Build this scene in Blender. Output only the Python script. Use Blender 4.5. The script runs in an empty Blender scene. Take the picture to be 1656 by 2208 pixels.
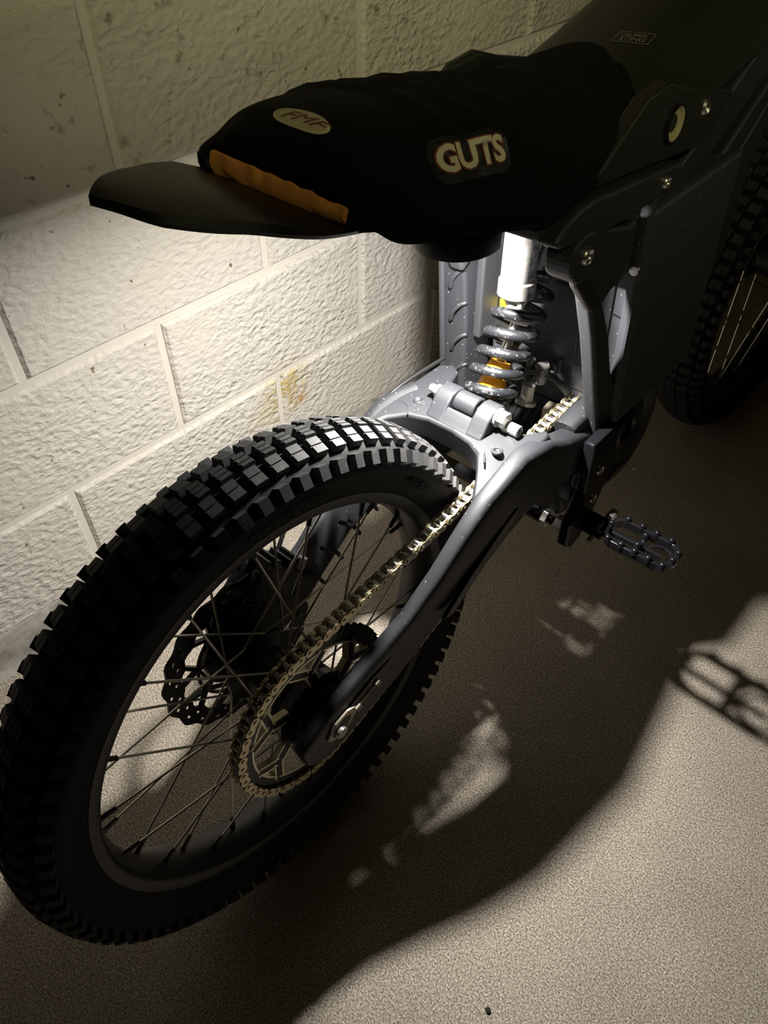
import bpy, bmesh, math, random
from mathutils import Vector, Matrix, noise
from mathutils.bvhtree import BVHTree
from math import sin, cos, pi, radians, sqrt, atan2, hypot
random.seed(7)
S = bpy.context.scene
COL = S.collection

# ------------------------------------------------------------------ camera
cam_d = bpy.data.cameras.new('camera'); cam = bpy.data.objects.new('camera', cam_d); COL.objects.link(cam)
cam_d.sensor_fit = 'VERTICAL'; cam_d.sensor_height = 36; cam_d.lens = 1620/2208*36; cam_d.clip_start = .02
cam.matrix_world = Matrix(((.711466,-.536495,.453861,.86843),(.702388,.523034,-.482791,-.23276),(.021630,.662276,.748948,1.04415),(0,0,0,1)))
S.camera = cam
# ------------------------------------------------------------------ world, lights, exposure
w = bpy.data.worlds.new('night'); S.world = w; w.use_nodes = True
w.node_tree.nodes['Background'].inputs[0].default_value = (.50,.34,.13,1)
w.node_tree.nodes['Background'].inputs[1].default_value = .017
S.view_settings.view_transform = 'Standard'; S.view_settings.look = 'None'
S.view_settings.exposure = 0; S.view_settings.gamma = 1; S.view_settings.use_curve_mapping = False

FLOOR = -.0549
A = Vector((.994068,.040780,.100828)); F = Vector((-.040989,.999160,0)); U = Vector((-.100744,-.004133,.994904))
O = Vector((.52814,.00063,-.05486))
def W(x, y, z): return O + A*x + F*y + U*z
BIKE = Matrix(((A.x,F.x,U.x,O.x),(A.y,F.y,U.y,O.y),(A.z,F.z,U.z,O.z),(0,0,0,1)))

def lamp(name, kind, mat, energy, color, size, spread=None):
    l = bpy.data.lights.new(name, kind); l.energy = energy; l.color = color
    if kind == 'AREA':
        l.shape = 'DISK'; l.size = size
        if spread: l.spread = spread
    if kind == 'SUN': l.angle = size
    o = bpy.data.objects.new(name, l); COL.objects.link(o); o.matrix_world = mat
    return o
def aim(loc, to):
    d = (Vector(to)-Vector(loc)).normalized()
    return Matrix.Translation(loc) @ d.to_track_quat('-Z','Y').to_matrix().to_4x4()
LP = (.005, .310, .729)                                   # the puck's lens, in bike space
lamp('puck_emitter', 'AREA', BIKE @ Matrix.Translation((LP[0],LP[1],LP[2]-.002)), 9.8, (1,.965,.91), .024)
# unseen weak yellowish fill from above right, cone narrowed to the upper wall
lamp('wall_fill', 'AREA', aim((1.6,-.4,2.0),(0,.72,1.0)), 1.05, (1,.94,.52), .14, radians(44))
lamp('side_fill', 'AREA', aim((2.7,2.4,1.5),(.55,.6,.95)), .13, (1,.98,.62), .5, radians(30))  # faint fill added out of view to bring out the bike's dark right side

# ------------------------------------------------------------------ materials
def mat(name, col, rough=.5, metal=0, spec=.5, nodes=None):
    m = bpy.data.materials.new(name); m.use_nodes = True; b = m.node_tree.nodes['Principled BSDF']
    b.inputs['Base Color'].default_value = (*col,1); b.inputs['Roughness'].default_value = rough
    b.inputs['Metallic'].default_value = metal; b.inputs['Specular IOR Level'].default_value = spec
    if nodes: nodes(m.node_tree, b)
    return m
def N(t, ty, **k):
    n = t.nodes.new(ty)
    for a, v in k.items():
        if a in n.inputs: n.inputs[a].default_value = v
        else: setattr(n, a, v)
    return n
def ramp(t, src, stops):
    r = t.nodes.new('ShaderNodeValToRGB'); e = r.color_ramp.elements
    while len(e) < len(stops): e.new(.5)
    for q, (p, c) in zip(e, stops): q.position = p; q.color = (*c,1) if len(c) == 3 else c
    t.links.new(src, r.inputs[0]); return r.outputs[0]
def dust(scale=90, lo=.62, hi=.72, col=(.55,.54,.50), base=(.05,.05,.06), bump=.15, amt=1.0, speck=1.3):
    def f(t, b):
        g = N(t,'ShaderNodeNewGeometry'); 
        n1 = N(t,'ShaderNodeTexNoise', Scale=scale, Detail=3.0, Roughness=.6); n2 = N(t,'ShaderNodeTexNoise', Scale=9.0, Detail=2.0)
        t.links.new(g.outputs['Position'], n1.inputs['Vector']); t.links.new(g.outputs['Position'], n2.inputs['Vector'])
        a = N(t,'ShaderNodeMath', operation='MULTIPLY'); 
        t.links.new(ramp(t, n1.outputs[0], [(lo,(0,0,0)),(hi,(1,1,1))]), a.inputs[0]); t.links.new(ramp(t, n2.outputs[0], [(.42,(.15*amt,)*3),(.62,(amt,)*3)]), a.inputs[1])
        mx = N(t,'ShaderNodeMix', data_type='RGBA'); mx.inputs[6].default_value = (*base,1); mx.inputs[7].default_value = (*col,1)
        t.links.new(a.outputs[0], mx.inputs[0]); t.links.new(mx.outputs[2], b.inputs['Base Color'])
        v = N(t,'ShaderNodeTexVoronoi', Scale=330.0); t.links.new(g.outputs['Position'], v.inputs['Vector'])
        sc_ = N(t,'ShaderNodeSeparateColor'); t.links.new(v.outputs[1], sc_.inputs[0])
        k1 = N(t,'ShaderNodeMath', operation='GREATER_THAN'); k1.inputs[1].default_value = .980; t.links.new(sc_.outputs[0], k1.inputs[0])
        k2 = N(t,'ShaderNodeMath', operation='LESS_THAN'); k2.inputs[1].default_value = .28; t.links.new(v.outputs[0], k2.inputs[0])
        k3 = N(t,'ShaderNodeMath', operation='MULTIPLY'); t.links.new(k1.outputs[0], k3.inputs[0]); t.links.new(k2.outputs[0], k3.inputs[1])
        m3 = N(t,'ShaderNodeMix', data_type='RGBA'); t.links.new(k3.outputs[0], m3.inputs[0]); t.links.new(mx.outputs[2], m3.inputs[6]); m3.inputs[7].default_value = (*[c*speck for c in col],1); t.links.new(m3.outputs[2], b.inputs['Base Color'])
        bp = N(t,'ShaderNodeBump', Strength=bump, Distance=.0006); t.links.new(n1.outputs[0], bp.inputs['Height']); t.links.new(bp.outputs[0], b.inputs['Normal'])
    return f
M = {}
M['plastic'] = mat('black plastic', (.007,.007,.007), .45)
def vinyl(t, b):
    g = N(t,'ShaderNodeTexCoord'); n = N(t,'ShaderNodeTexVoronoi', Scale=900.0); t.links.new(g.outputs['Object'], n.inputs['Vector'])
    bp = N(t,'ShaderNodeBump', Strength=.35, Distance=.0004); t.links.new(n.outputs[0], bp.inputs['Height']); t.links.new(bp.outputs[0], b.inputs['Normal'])
M['vinyl'] = mat('black grippy vinyl', (.0045,.0045,.0045), .85, spec=.12, nodes=vinyl)
M['alloy'] = mat('grey coated alloy', (.10,.105,.125), .5, .0, nodes=dust(base=(.022,.023,.027), col=(.16,.157,.15), lo=.66, hi=.76))
M['housing'] = mat('battery housing paint', (.10,.105,.125), .5, .0, nodes=dust(base=(.046,.048,.056), col=(.22,.22,.21), lo=.68, hi=.78))
M['frame'] = mat('frame paint', (.05,.052,.055), .5, nodes=dust(base=(.024,.025,.028), col=(.12,.12,.12), lo=.70, hi=.78, amt=.5))
M['cover'] = mat('satin black cover', (.014,.0145,.012), .5)
M['dark'] = mat('black metal', (.016,.016,.018), .34, .3)
M['gloss'] = mat('gloss black anodised metal', (.02,.02,.024), .18, .6)
M['rubber'] = mat('tyre rubber', (.030,.030,.030), .75, spec=.25, nodes=dust(base=(.007,.007,.0075), col=(.03,.03,.03), lo=.60, hi=.75, amt=.4))  # carcass darker than the tread blocks: shade of deep gaps put into colour
M['knob'] = mat('tread rubber', (.055,.055,.054), .6, spec=.35, nodes=dust(base=(.030,.030,.031), col=(.09,.09,.088), lo=.55, hi=.75, amt=.5))
M['steel'] = mat('steel', (.62,.61,.58), .32, 1)
M['zinc'] = mat('pale zinc', (.42,.415,.39), .38, .5)
def grime(t, b):
    g = N(t,'ShaderNodeNewGeometry'); n = N(t,'ShaderNodeTexNoise', Scale=110.0, Detail=4.0, Roughness=.7); t.links.new(g.outputs['Position'], n.inputs['Vector'])
    t.links.new(ramp(t, n.outputs[0], [(.44,(.20,.20,.20)),(.56,(.055,.05,.043))]), b.inputs['Base Color'])
    t.links.new(ramp(t, n.outputs[0], [(.46,(.6,.6,.6)),(.56,(.1,.1,.1))]), b.inputs['Metallic'])
    t.links.new(ramp(t, n.outputs[0], [(.46,(.28,)*3),(.6,(.8,)*3)]), b.inputs['Roughness'])
M['reservoir'] = mat('dusty polished alloy', (.7,.7,.7), .3, .5, nodes=grime)
M['spring'] = mat('dusty black spring', (.05,.05,.055), .42, .2, nodes=dust(scale=190, lo=.56, hi=.70, col=(.22,.21,.20), base=(.010,.011,.013), bump=.3, amt=1.0))
M['brass'] = mat('gold chain plate', (.56,.49,.32), .36, .8)
M['darkchain'] = mat('oily chain roller', (.55,.54,.52), .3, 1)
M['spoke'] = mat('stainless spoke', (.50,.48,.42), .35, 1)
M['orange'] = mat('orange bumper', (.85,.36,.01), .45)
M['foam'] = mat('orange foam', (.90,.38,.09), .9)
M['fibre'] = mat('torn grey backing', (.28,.27,.22), .9)
M['white'] = mat('white plastic', (.80,.79,.74), .45)
M['yellow'] = mat('yellow sticker', (.85,.62,.02), .5)
M['cream'] = mat('cream lettering', (.62,.58,.40), .6)
M['redp'] = mat('dark red outline', (.16,.03,.02), .6)
M['badge'] = mat('pale gold badge', (.45,.40,.22), .5)
M['tan'] = mat('tan spacer', (.50,.44,.34), .5, .3)
M['red'] = mat('red wire', (.45,.02,.02), .5)
M['grey'] = mat('faded print', (.16,.16,.13), .7)
M['emboss'] = mat('tyre lettering', (.022,.022,.022), .8)
M['lens'] = mat('lamp lens', (.9,.9,.9), .3)
b_ = M['lens'].node_tree.nodes['Principled BSDF']; b_.inputs['Emission Color'].default_value = (1,.95,.85,1); b_.inputs['Emission Strength'].default_value = 8
M['leaf'] = mat('dry leaf', (.30,.16,.07), .8)
M['grit'] = mat('dark grit', (.03,.025,.02), .9)
M['pale'] = mat('pale flake', (.5,.45,.3), .8)
M['alu'] = mat('machined edge', (.85,.80,.60), .38, .6)

def wallpaint(t, b):
    g = N(t,'ShaderNodeNewGeometry'); pos = g.outputs['Position']
    # relief: sprayed masonry, squashed along the wall's thickness
    mp = N(t,'ShaderNodeMapping'); t.links.new(pos, mp.inputs[0]); mp.inputs['Scale'].default_value = (1,.8,1.15)
    wn = N(t,'ShaderNodeTexNoise', Scale=22.0, Detail=2.0); t.links.new(mp.outputs[0], wn.inputs['Vector'])
    wm = N(t,'ShaderNodeMix', data_type='RGBA', blend_type='LINEAR_LIGHT'); wm.inputs[0].default_value = .010
    t.links.new(mp.outputs[0], wm.inputs[6]); t.links.new(wn.outputs[1], wm.inputs[7])
    n1 = N(t,'ShaderNodeTexNoise', Scale=88.0, Detail=5.0, Roughness=.62, Distortion=.25); t.links.new(wm.outputs[2], n1.inputs['Vector'])
    v = N(t,'ShaderNodeTexVoronoi', Scale=100.0, feature='SMOOTH_F1'); v.inputs['Smoothness'].default_value = .6; t.links.new(wm.outputs[2], v.inputs['Vector'])
    h = N(t,'ShaderNodeMath', operation='MULTIPLY_ADD'); t.links.new(v.outputs[0], h.inputs[0]); h.inputs[1].default_value = .55; t.links.new(n1.outputs[0], h.inputs[2])
    big = N(t,'ShaderNodeTexNoise', Scale=3.2, Detail=3.0); t.links.new(pos, big.inputs['Vector'])
    st = ramp(t, big.outputs[0], [(.40,(.55,)*3),(.60,(1,)*3)])
    bp = N(t,'ShaderNodeBump', Distance=.0075); t.links.new(h.outputs[0], bp.inputs['Height']); t.links.new(st, bp.inputs['Strength']); t.links.new(bp.outputs[0], b.inputs['Normal'])
    # colour: off white, slight dirt, pits, and the rusty stain by the tyre
    c1 = ramp(t, big.outputs[0], [(.35,(.70,.655,.575)),(.65,(.76,.72,.645))])
    pit = N(t,'ShaderNodeTexNoise', Scale=48.0, Detail=2.0, Roughness=.6); t.links.new(pos, pit.inputs['Vector'])
    pm = N(t,'ShaderNodeMix', data_type='RGBA', blend_type='MULTIPLY'); t.links.new(c1, pm.inputs[6]); pm.inputs[0].default_value = 1
    t.links.new(ramp(t, pit.outputs[0], [(.245,(.30,.27,.17)),(.30,(1,1,1))]), pm.inputs[7])
    out = pm.outputs[2]
    # dark olive noise patches on the upper courses
    sx = N(t,'ShaderNodeSeparateXYZ'); t.links.new(pos, sx.inputs[0])
    up = N(t,'ShaderNodeMapRange'); up.inputs[1].default_value = .55; up.inputs[2].default_value = .68; t.links.new(sx.outputs[2], up.inputs[0])
    sp = N(t,'ShaderNodeTexNoise', Scale=34.0, Detail=3.0, Roughness=.65); t.links.new(pos, sp.inputs['Vector'])
    sm = N(t,'ShaderNodeMath', operation='MULTIPLY'); t.links.new(up.outputs[0], sm.inputs[0]); t.links.new(ramp(t, sp.outputs[0], [(.60,(0,)*3),(.70,(.7,)*3)]), sm.inputs[1])
    um = N(t,'ShaderNodeMix', data_type='RGBA'); t.links.new(sm.outputs[0], um.inputs[0]); t.links.new(out, um.inputs[6]); um.inputs[7].default_value = (.22,.19,.10,1); out = um.outputs[2]
    for c, r, col, k in (((0,.42,.165),.075,(.60,.47,.17),1.0), ((0,.45,.125),.022,(.50,.22,.04),.8), ((0,.37,.13),.05,(.66,.58,.32),.6), ((0,.79,.10),.06,(.60,.48,.36),.5)):
        d = N(t,'ShaderNodeVectorMath', operation='DISTANCE'); t.links.new(pos, d.inputs[0]); d.inputs[1].default_value = c
        mr = N(t,'ShaderNodeMapRange'); mr.inputs[1].default_value = r; mr.inputs[2].default_value = r*.2; mr.inputs[3].default_value = 0; mr.inputs[4].default_value = k; t.links.new(d.outputs['Value'], mr.inputs[0])
        mm = N(t,'ShaderNodeMath', operation='MULTIPLY'); t.links.new(mr.outputs[0], mm.inputs[0]); t.links.new(ramp(t, n1.outputs[0], [(.4,(.1,)*3),(.58,(1,)*3)]), mm.inputs[1])
        x = N(t,'ShaderNodeMix', data_type='RGBA'); t.links.new(mm.outputs[0], x.inputs[0]); t.links.new(out, x.inputs[6]); x.inputs[7].default_value = (*col,1); out = x.outputs[2]
    t.links.new(out, b.inputs['Base Color'])
M['block'] = mat('rough painted block', (.74,.70,.62), .55, spec=.35, nodes=wallpaint)
def smooth_paint(t, b):
    g = N(t,'ShaderNodeNewGeometry'); n = N(t,'ShaderNodeTexNoise', Scale=35.0, Detail=3.0); t.links.new(g.outputs['Position'], n.inputs['Vector'])
    bp = N(t,'ShaderNodeBump', Strength=.25, Distance=.002); t.links.new(n.outputs[0], bp.inputs['Height']); t.links.new(bp.outputs[0], b.inputs['Normal'])
M['mortar'] = mat('painted mortar', (.74,.70,.62), .55, spec=.35, nodes=smooth_paint)
def concrete(t, b):
    g = N(t,'ShaderNodeNewGeometry'); pos = g.outputs['Position']
    n1 = N(t,'ShaderNodeTexNoise', Scale=420.0, Detail=3.0, Roughness=.7); n2 = N(t,'ShaderNodeTexNoise', Scale=6.0, Detail=4.0); v = N(t,'ShaderNodeTexVoronoi', Scale=330.0)
    for n in (n1,n2,v): t.links.new(pos, n.inputs['Vector'])
    c = ramp(t, n1.outputs[0], [(.34,(.13,.108,.080)),(.48,(.37,.325,.27)),(.60,(.64,.585,.50)),(.72,(1,.95,.84))])
    m = N(t,'ShaderNodeMix', data_type='RGBA', blend_type='MULTIPLY'); m.inputs[0].default_value = 1; t.links.new(c, m.inputs[6])
    t.links.new(ramp(t, n2.outputs[0], [(.3,(.82,.80,.78)),(.7,(1.05,1.03,1.0))]), m.inputs[7])
    s = ramp(t, v.outputs[0], [(.10,(1,)*3),(.20,(0,)*3)])
    rnd = N(t,'ShaderNodeSeparateColor'); t.links.new(v.outputs[1], rnd.inputs[0])
    th = N(t,'ShaderNodeMath', operation='GREATER_THAN'); th.inputs[1].default_value = .86; t.links.new(rnd.outputs[0], th.inputs[0])
    mu = N(t,'ShaderNodeMath', operation='MULTIPLY'); t.links.new(s, mu.inputs[0]); t.links.new(th.outputs[0], mu.inputs[1])
    m2 = N(t,'ShaderNodeMix', data_type='RGBA'); t.links.new(mu.outputs[0], m2.inputs[0]); t.links.new(m.outputs[2], m2.inputs[6]); m2.inputs[7].default_value = (.95,.92,.80,1)
    t.links.new(m2.outputs[2], b.inputs['Base Color'])
    bp = N(t,'ShaderNodeBump', Strength=.5, Distance=.0012); t.links.new(n1.outputs[0], bp.inputs['Height']); t.links.new(bp.outputs[0], b.inputs['Normal'])
M['concrete'] = mat('concrete floor', (.2,.18,.15), .8, spec=.3, nodes=concrete)
def footing_(t, b):
    g = N(t,'ShaderNodeNewGeometry'); n = N(t,'ShaderNodeTexNoise', Scale=30.0, Detail=4.0); t.links.new(g.outputs['Position'], n.inputs['Vector'])
    t.links.new(ramp(t, n.outputs[0], [(.35,(.20,.185,.16)),(.6,(.40,.375,.33))]), b.inputs['Base Color'])
    bp = N(t,'ShaderNodeBump', Strength=.5, Distance=.004); t.links.new(n.outputs[0], bp.inputs['Height']); t.links.new(bp.outputs[0], b.inputs['Normal'])
M['footing'] = mat('bare footing concrete', (.3,.28,.25), .85, nodes=footing_)

# ------------------------------------------------------------------ mesh helpers
def mesh(name, vs, fs, m, smooth=False, mats=None, idx=None):
    me = bpy.data.meshes.new(name); me.from_pydata([tuple(v) for v in vs], [], fs); me.update()
    for q in (mats or [m]): me.materials.append(M[q] if isinstance(q, str) else q)
    if idx: me.polygons.foreach_set('material_index', idx)
    bm = bmesh.new(); bm.from_mesh(me); bmesh.ops.recalc_face_normals(bm, faces=bm.faces); bm.to_mesh(me); bm.free()
    if smooth: me.polygons.foreach_set('use_smooth', [True]*len(me.polygons)); 
    me.update(); return me
def link(name, me, parent=None, loc=None, bevel=0, seg=2, sm=None, kind=None, label=None):
    o = bpy.data.objects.new(name, me); COL.objects.link(o)
    if parent: o.parent = parent
    if loc is not None: o.location = loc
    if bevel:
        b = o.modifiers.new('bevel','BEVEL'); b.width = bevel; b.segments = seg; b.limit_method = 'ANGLE'; b.angle_limit = radians(35); b.harden_normals = bool(sm)
    if sm:
        me.polygons.foreach_set('use_smooth', [True]*len(me.polygons))
        if hasattr(me, 'set_sharp_from_angle'): me.set_sharp_from_angle(angle=radians(sm))
    if kind: o['kind'] = kind
    if label: o['label'] = label
    return o
class MB:
    def __init__(s): s.v, s.f, s.i, s.mi = [], [], [], 0
    def add(s, vs, fs):
        n = len(s.v); s.v += [tuple(v) for v in vs]; s.f += [tuple(n+k for k in f) for f in fs]; s.i += [s.mi]*len(fs)
    def rings(s, R, cap=True, closed=False, closed_ring=True):
        n = len(R[0]); vs = [p for r in R for p in r]; fs = []
        K = len(R) if closed else len(R)-1
        for a in range(K):
            b = (a+1) % len(R)
            for j in range(n if closed_ring else n-1):
                k = (j+1) % n; fs.append((a*n+j, a*n+k, b*n+k, b*n+j))
        if cap and not closed: fs += [tuple(range(n))[::-1], tuple((len(R)-1)*n+j for j in range(n))]
        s.add(vs, fs)
    def tube(s, P, r, n=10, closed=False, cap=True, sq=1.0):
        P = [Vector(p) for p in P]; R = []; up = None; L = len(P)
        for i, p in enumerate(P):
            if closed: t = P[(i+1)%L]-P[i-1]
            else: t = P[min(i+1,L-1)]-P[max(i-1,0)]
            t.normalize()
            if up is None: up = t.orthogonal().normalized()
            up = (up - t*up.dot(t)).normalized(); sd = t.cross(up); rr = r[i] if isinstance(r,(list,tuple)) else r
            R.append([p + up*(cos(2*pi*k/n)*rr) + sd*(sin(2*pi*k/n)*rr*sq) for k in range(n)])
        s.rings(R, cap=cap, closed=closed)
    def cyl(s, a, b, r, n=20, r2=None): s.tube([a,b], [r, r if r2 is None else r2], n)
    def hexa(s, a, b, r): s.tube([a,b], r, 6)
    def box(s, c, d, R=None):
        x,y,z = d[0]/2,d[1]/2,d[2]/2; vs = [Vector((sx*x,sy*y,sz*z)) for sx in (-1,1) for sy in (-1,1) for sz in (-1,1)]
        if R is not None: vs = [R @ v for v in vs]
        c = Vector(c); s.add([c+v for v in vs], [(0,1,3,2),(4,6,7,5),(0,4,5,1),(2,3,7,6),(0,2,6,4),(1,5,7,3)])
    def plate(s, pts, x0, x1, ax='x'):
        n = len(pts)
        def mk(u, v, w): return (w,u,v) if ax == 'x' else ((u,v,w) if ax == 'z' else (u,w,v))
        vs = [mk(u,v,x0) for u,v in pts]+[mk(u,v,x1) for u,v in pts]
        s.add(vs, [tuple(range(n))[::-1], tuple(range(n,2*n))]+[(j,(j+1)%n,(j+1)%n+n,j+n) for j in range(n)])
    def lathe(s, prof, n=96, c=(0,0,0), cap=False, closed=False):
        # prof: (x, r) about the x axis
        R = [[(c[0]+x, c[1]+r*cos(2*pi*k/n), c[2]+r*sin(2*pi*k/n)) for k in range(n)] for x, r in prof]
        s.rings(R, cap=cap, closed=closed)
    def out(s, name, m, parent=None, mats=None, **k):
        sm = k.pop('smooth', None); me = mesh(name, s.v, s.f, m, mats=mats, idx=s.i if mats else None)
        return link(name, me, parent, sm=sm, **k)
def beam(mb, st, n=20, e=.55):
    # st: (y, zmid, h, xmid, w [,tilt]) rounded-rectangle sections, built across the local path direction in the y-z plane
    R = []
    for i, s in enumerate(st):
        y, z, h, x, w = s[:5]; a, b = st[max(i-1,0)], st[min(i+1,len(st)-1)]
        d = Vector((b[0]-a[0], b[1]-a[1])).normalized(); nz = Vector((-d.y, d.x))
        ring = []
        for k in range(n):
            t = 2*pi*k/n; c, q = cos(t), sin(t)
            u = abs(c)**e*(1 if c > 0 else -1)*w/2; v = abs(q)**e*(1 if q > 0 else -1)*h/2
            ring.append((x+u, y+nz.x*v, z+nz.y*v))
        R.append(ring)
    mb.rings(R)
def text_mesh(txt, size, ext, m, shear=0, bold=0, align='CENTER'):
    c = bpy.data.curves.new('txt','FONT'); c.body = txt; c.size = size; c.extrude = ext; c.align_x = align; c.align_y = 'CENTER'; c.shear = shear; c.offset = bold; c.resolution_u = 3
    o = bpy.data.objects.new('txt', c); COL.objects.link(o); dg = bpy.context.evaluated_depsgraph_get(); dg.update()
    me = bpy.data.meshes.new_from_object(o.evaluated_get(dg)); bpy.data.objects.remove(o); bpy.data.curves.remove(c)
    me.materials.clear(); me.materials.append(M[m]); return me
def crom(P, n):
    out = []; P = [Vector(p) for p in P]
    for i in range(len(P)-1):
        a, b, c, d = P[max(i-1,0)], P[i], P[i+1], P[min(i+2,len(P)-1)]
        for k in range(n):
            t = k/n; out.append(.5*((2*b)+(c-a)*t+(2*a-5*b+4*c-d)*t*t+(3*b-a-3*c+d)*t**3))
    out.append(P[-1]); return out
def thing(name, label, cat, mat=None, group=None):
    o = bpy.data.objects.new(name, None); COL.objects.link(o); o['label'] = label; o['category'] = cat; o.empty_display_size = .05
    if mat is not None: o.matrix_world = mat
    if group: o['group'] = group
    return o

# ================================================================== SETTING
BH, BL, J = .2032, .4064, .011
mb = MB(); mb.box((-.104,1.6,1.0),(.2,6.6,2.3))
wall = mb.out('wall_left','mortar', kind='structure')
bl = MB(); d = .0045; L2, H2 = (BL-J)/2, (BH-J)/2
bl.rings([[(-.02,-L2,-H2),(-.02,L2,-H2),(-.02,L2,H2),(-.02,-L2,H2)], [(-.003,-L2,-H2),(-.003,L2,-H2),(-.003,L2,H2),(-.003,-L2,H2)],
          [(d-.003,-L2+.005,-H2+.005),(d-.003,L2-.005,-H2+.005),(d-.003,L2-.005,H2-.005),(d-.003,-L2+.005,H2-.005)]])
bme = mesh('block', bl.v, bl.f, 'block', smooth=False)
for r in range(0, 10):
    off = 0 if r % 2 == 0 else 1          # course r spans z r..r+1; joints at even half-block steps for even courses
    for c in range(-4, 12):
        y = (2*c+1+off)*BL/2; z = (r+.5)*BH
        if -1.7 < y-BL/2 and y+BL/2 < 4.9:
            o = link('block', bme, wall, loc=(random.uniform(-.0008,.0008), y, z))
# footing under the wall, slightly coved, with the crack above it
ft = MB(); prof = [(-.05,.003),(.004,.001),(.009,-.008),(.012,-.03),(.018,-.046),(.034,FLOOR-.002),(-.05,FLOOR-.01)]
R = []
for k in range(140):
    y = -1.7+6.6*k/139; q = noise.noise(Vector((0,y*6,0)))*.004; R.append([(x+(q if 0 < j < 5 else 0), y, z+(noise.noise(Vector((3,y*15,0)))*.003 if j < 3 else 0)) for j,(x,z) in enumerate(prof)])
ft.rings(R); ft.out('baseboard_left','footing', kind='structure', smooth=60)
fl = MB(); fl.add([(-.05,-3,FLOOR),(5,-3,FLOOR),(5,6,FLOOR),(-.05,6,FLOOR),(-.05,-3,FLOOR-.15),(5,-3,FLOOR-.15),(5,6,FLOOR-.15),(-.05,6,FLOOR-.15)], [(0,1,2,3),(7,6,5,4),(0,4,5,1),(1,5,6,2),(2,6,7,3),(3,7,4,0)])
fl.out('floor','concrete', kind='structure')

# ================================================================== BIKE
bike = thing('electric_dirt_bike', 'black electric dirt bike with a knobbly rear tyre, leaning beside the white block wall', 'motorcycle', BIKE)
RC = (0,0,.322)          # rear axle
# ---------------- tyres
def tyre_prof(R, rb, hw):     # (x, r) from one bead round the crown to the other
    P = [(-.026,rb-.002),(-.031,rb+.006),(-hw*.90,rb+.022),(-hw,R-.036),(-hw*.92,R-.023),(-hw*.62,R-.012),(-hw*.3,R-.0085),(0,R-.0075)]
    P += [(-x,r) for x,r in P[-2::-1]]
    C = crom([(a,b,0) for a,b in P], 3); pr = [(p.x,p.y) for p in C]
    return pr + [(.022,rb+.004),(-.022,rb+.004)]
def seat_frame(R, hw, x):     # outward normal and radius of the carcass at offset x
    s = max(-1,min(1,x/hw)); a = s*1.15
    return a
def knob_mesh(name, lx, ly, h, sipes, base=.004, taper=.82, step=0):
    mb = MB()
    def blk(x0,x1,y0,y1,z0,z1,tp=taper):
        cx,cy=(x0+x1)/2,(y0+y1)/2; top=lambda x,y:(cx+(x-cx)*tp,cy+(y-cy)*tp)
        b=[(x0,y0),(x1,y0),(x1,y1),(x0,y1)]
        mb.add([(x,y,z0) for x,y in b]+[(*top(x,y),z1) for x,y in b],[(3,2,1,0),(4,5,6,7)]+[(j,(j+1)%4,(j+1)%4+4,j+4) for j in range(4)])
    if not sipes: blk(-lx/2,lx/2,-ly/2,ly/2,-base,h)
    else:       # split by shallow sipes: a slightly lower core with pads proud of it
        blk(-lx/2,lx/2,-ly/2,ly/2,-base,h-.0012,.90)
        n = sipes+1; g = .0012; wy = (lx*.9-g*sipes)/n
        for k in range(n):
            x0 = -lx*.45+k*(wy+g); blk(x0,x0+wy,-ly*.43,ly*.43,h-.002,h,.97)
    return mesh(name, mb.v, mb.f, 'knob')
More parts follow.
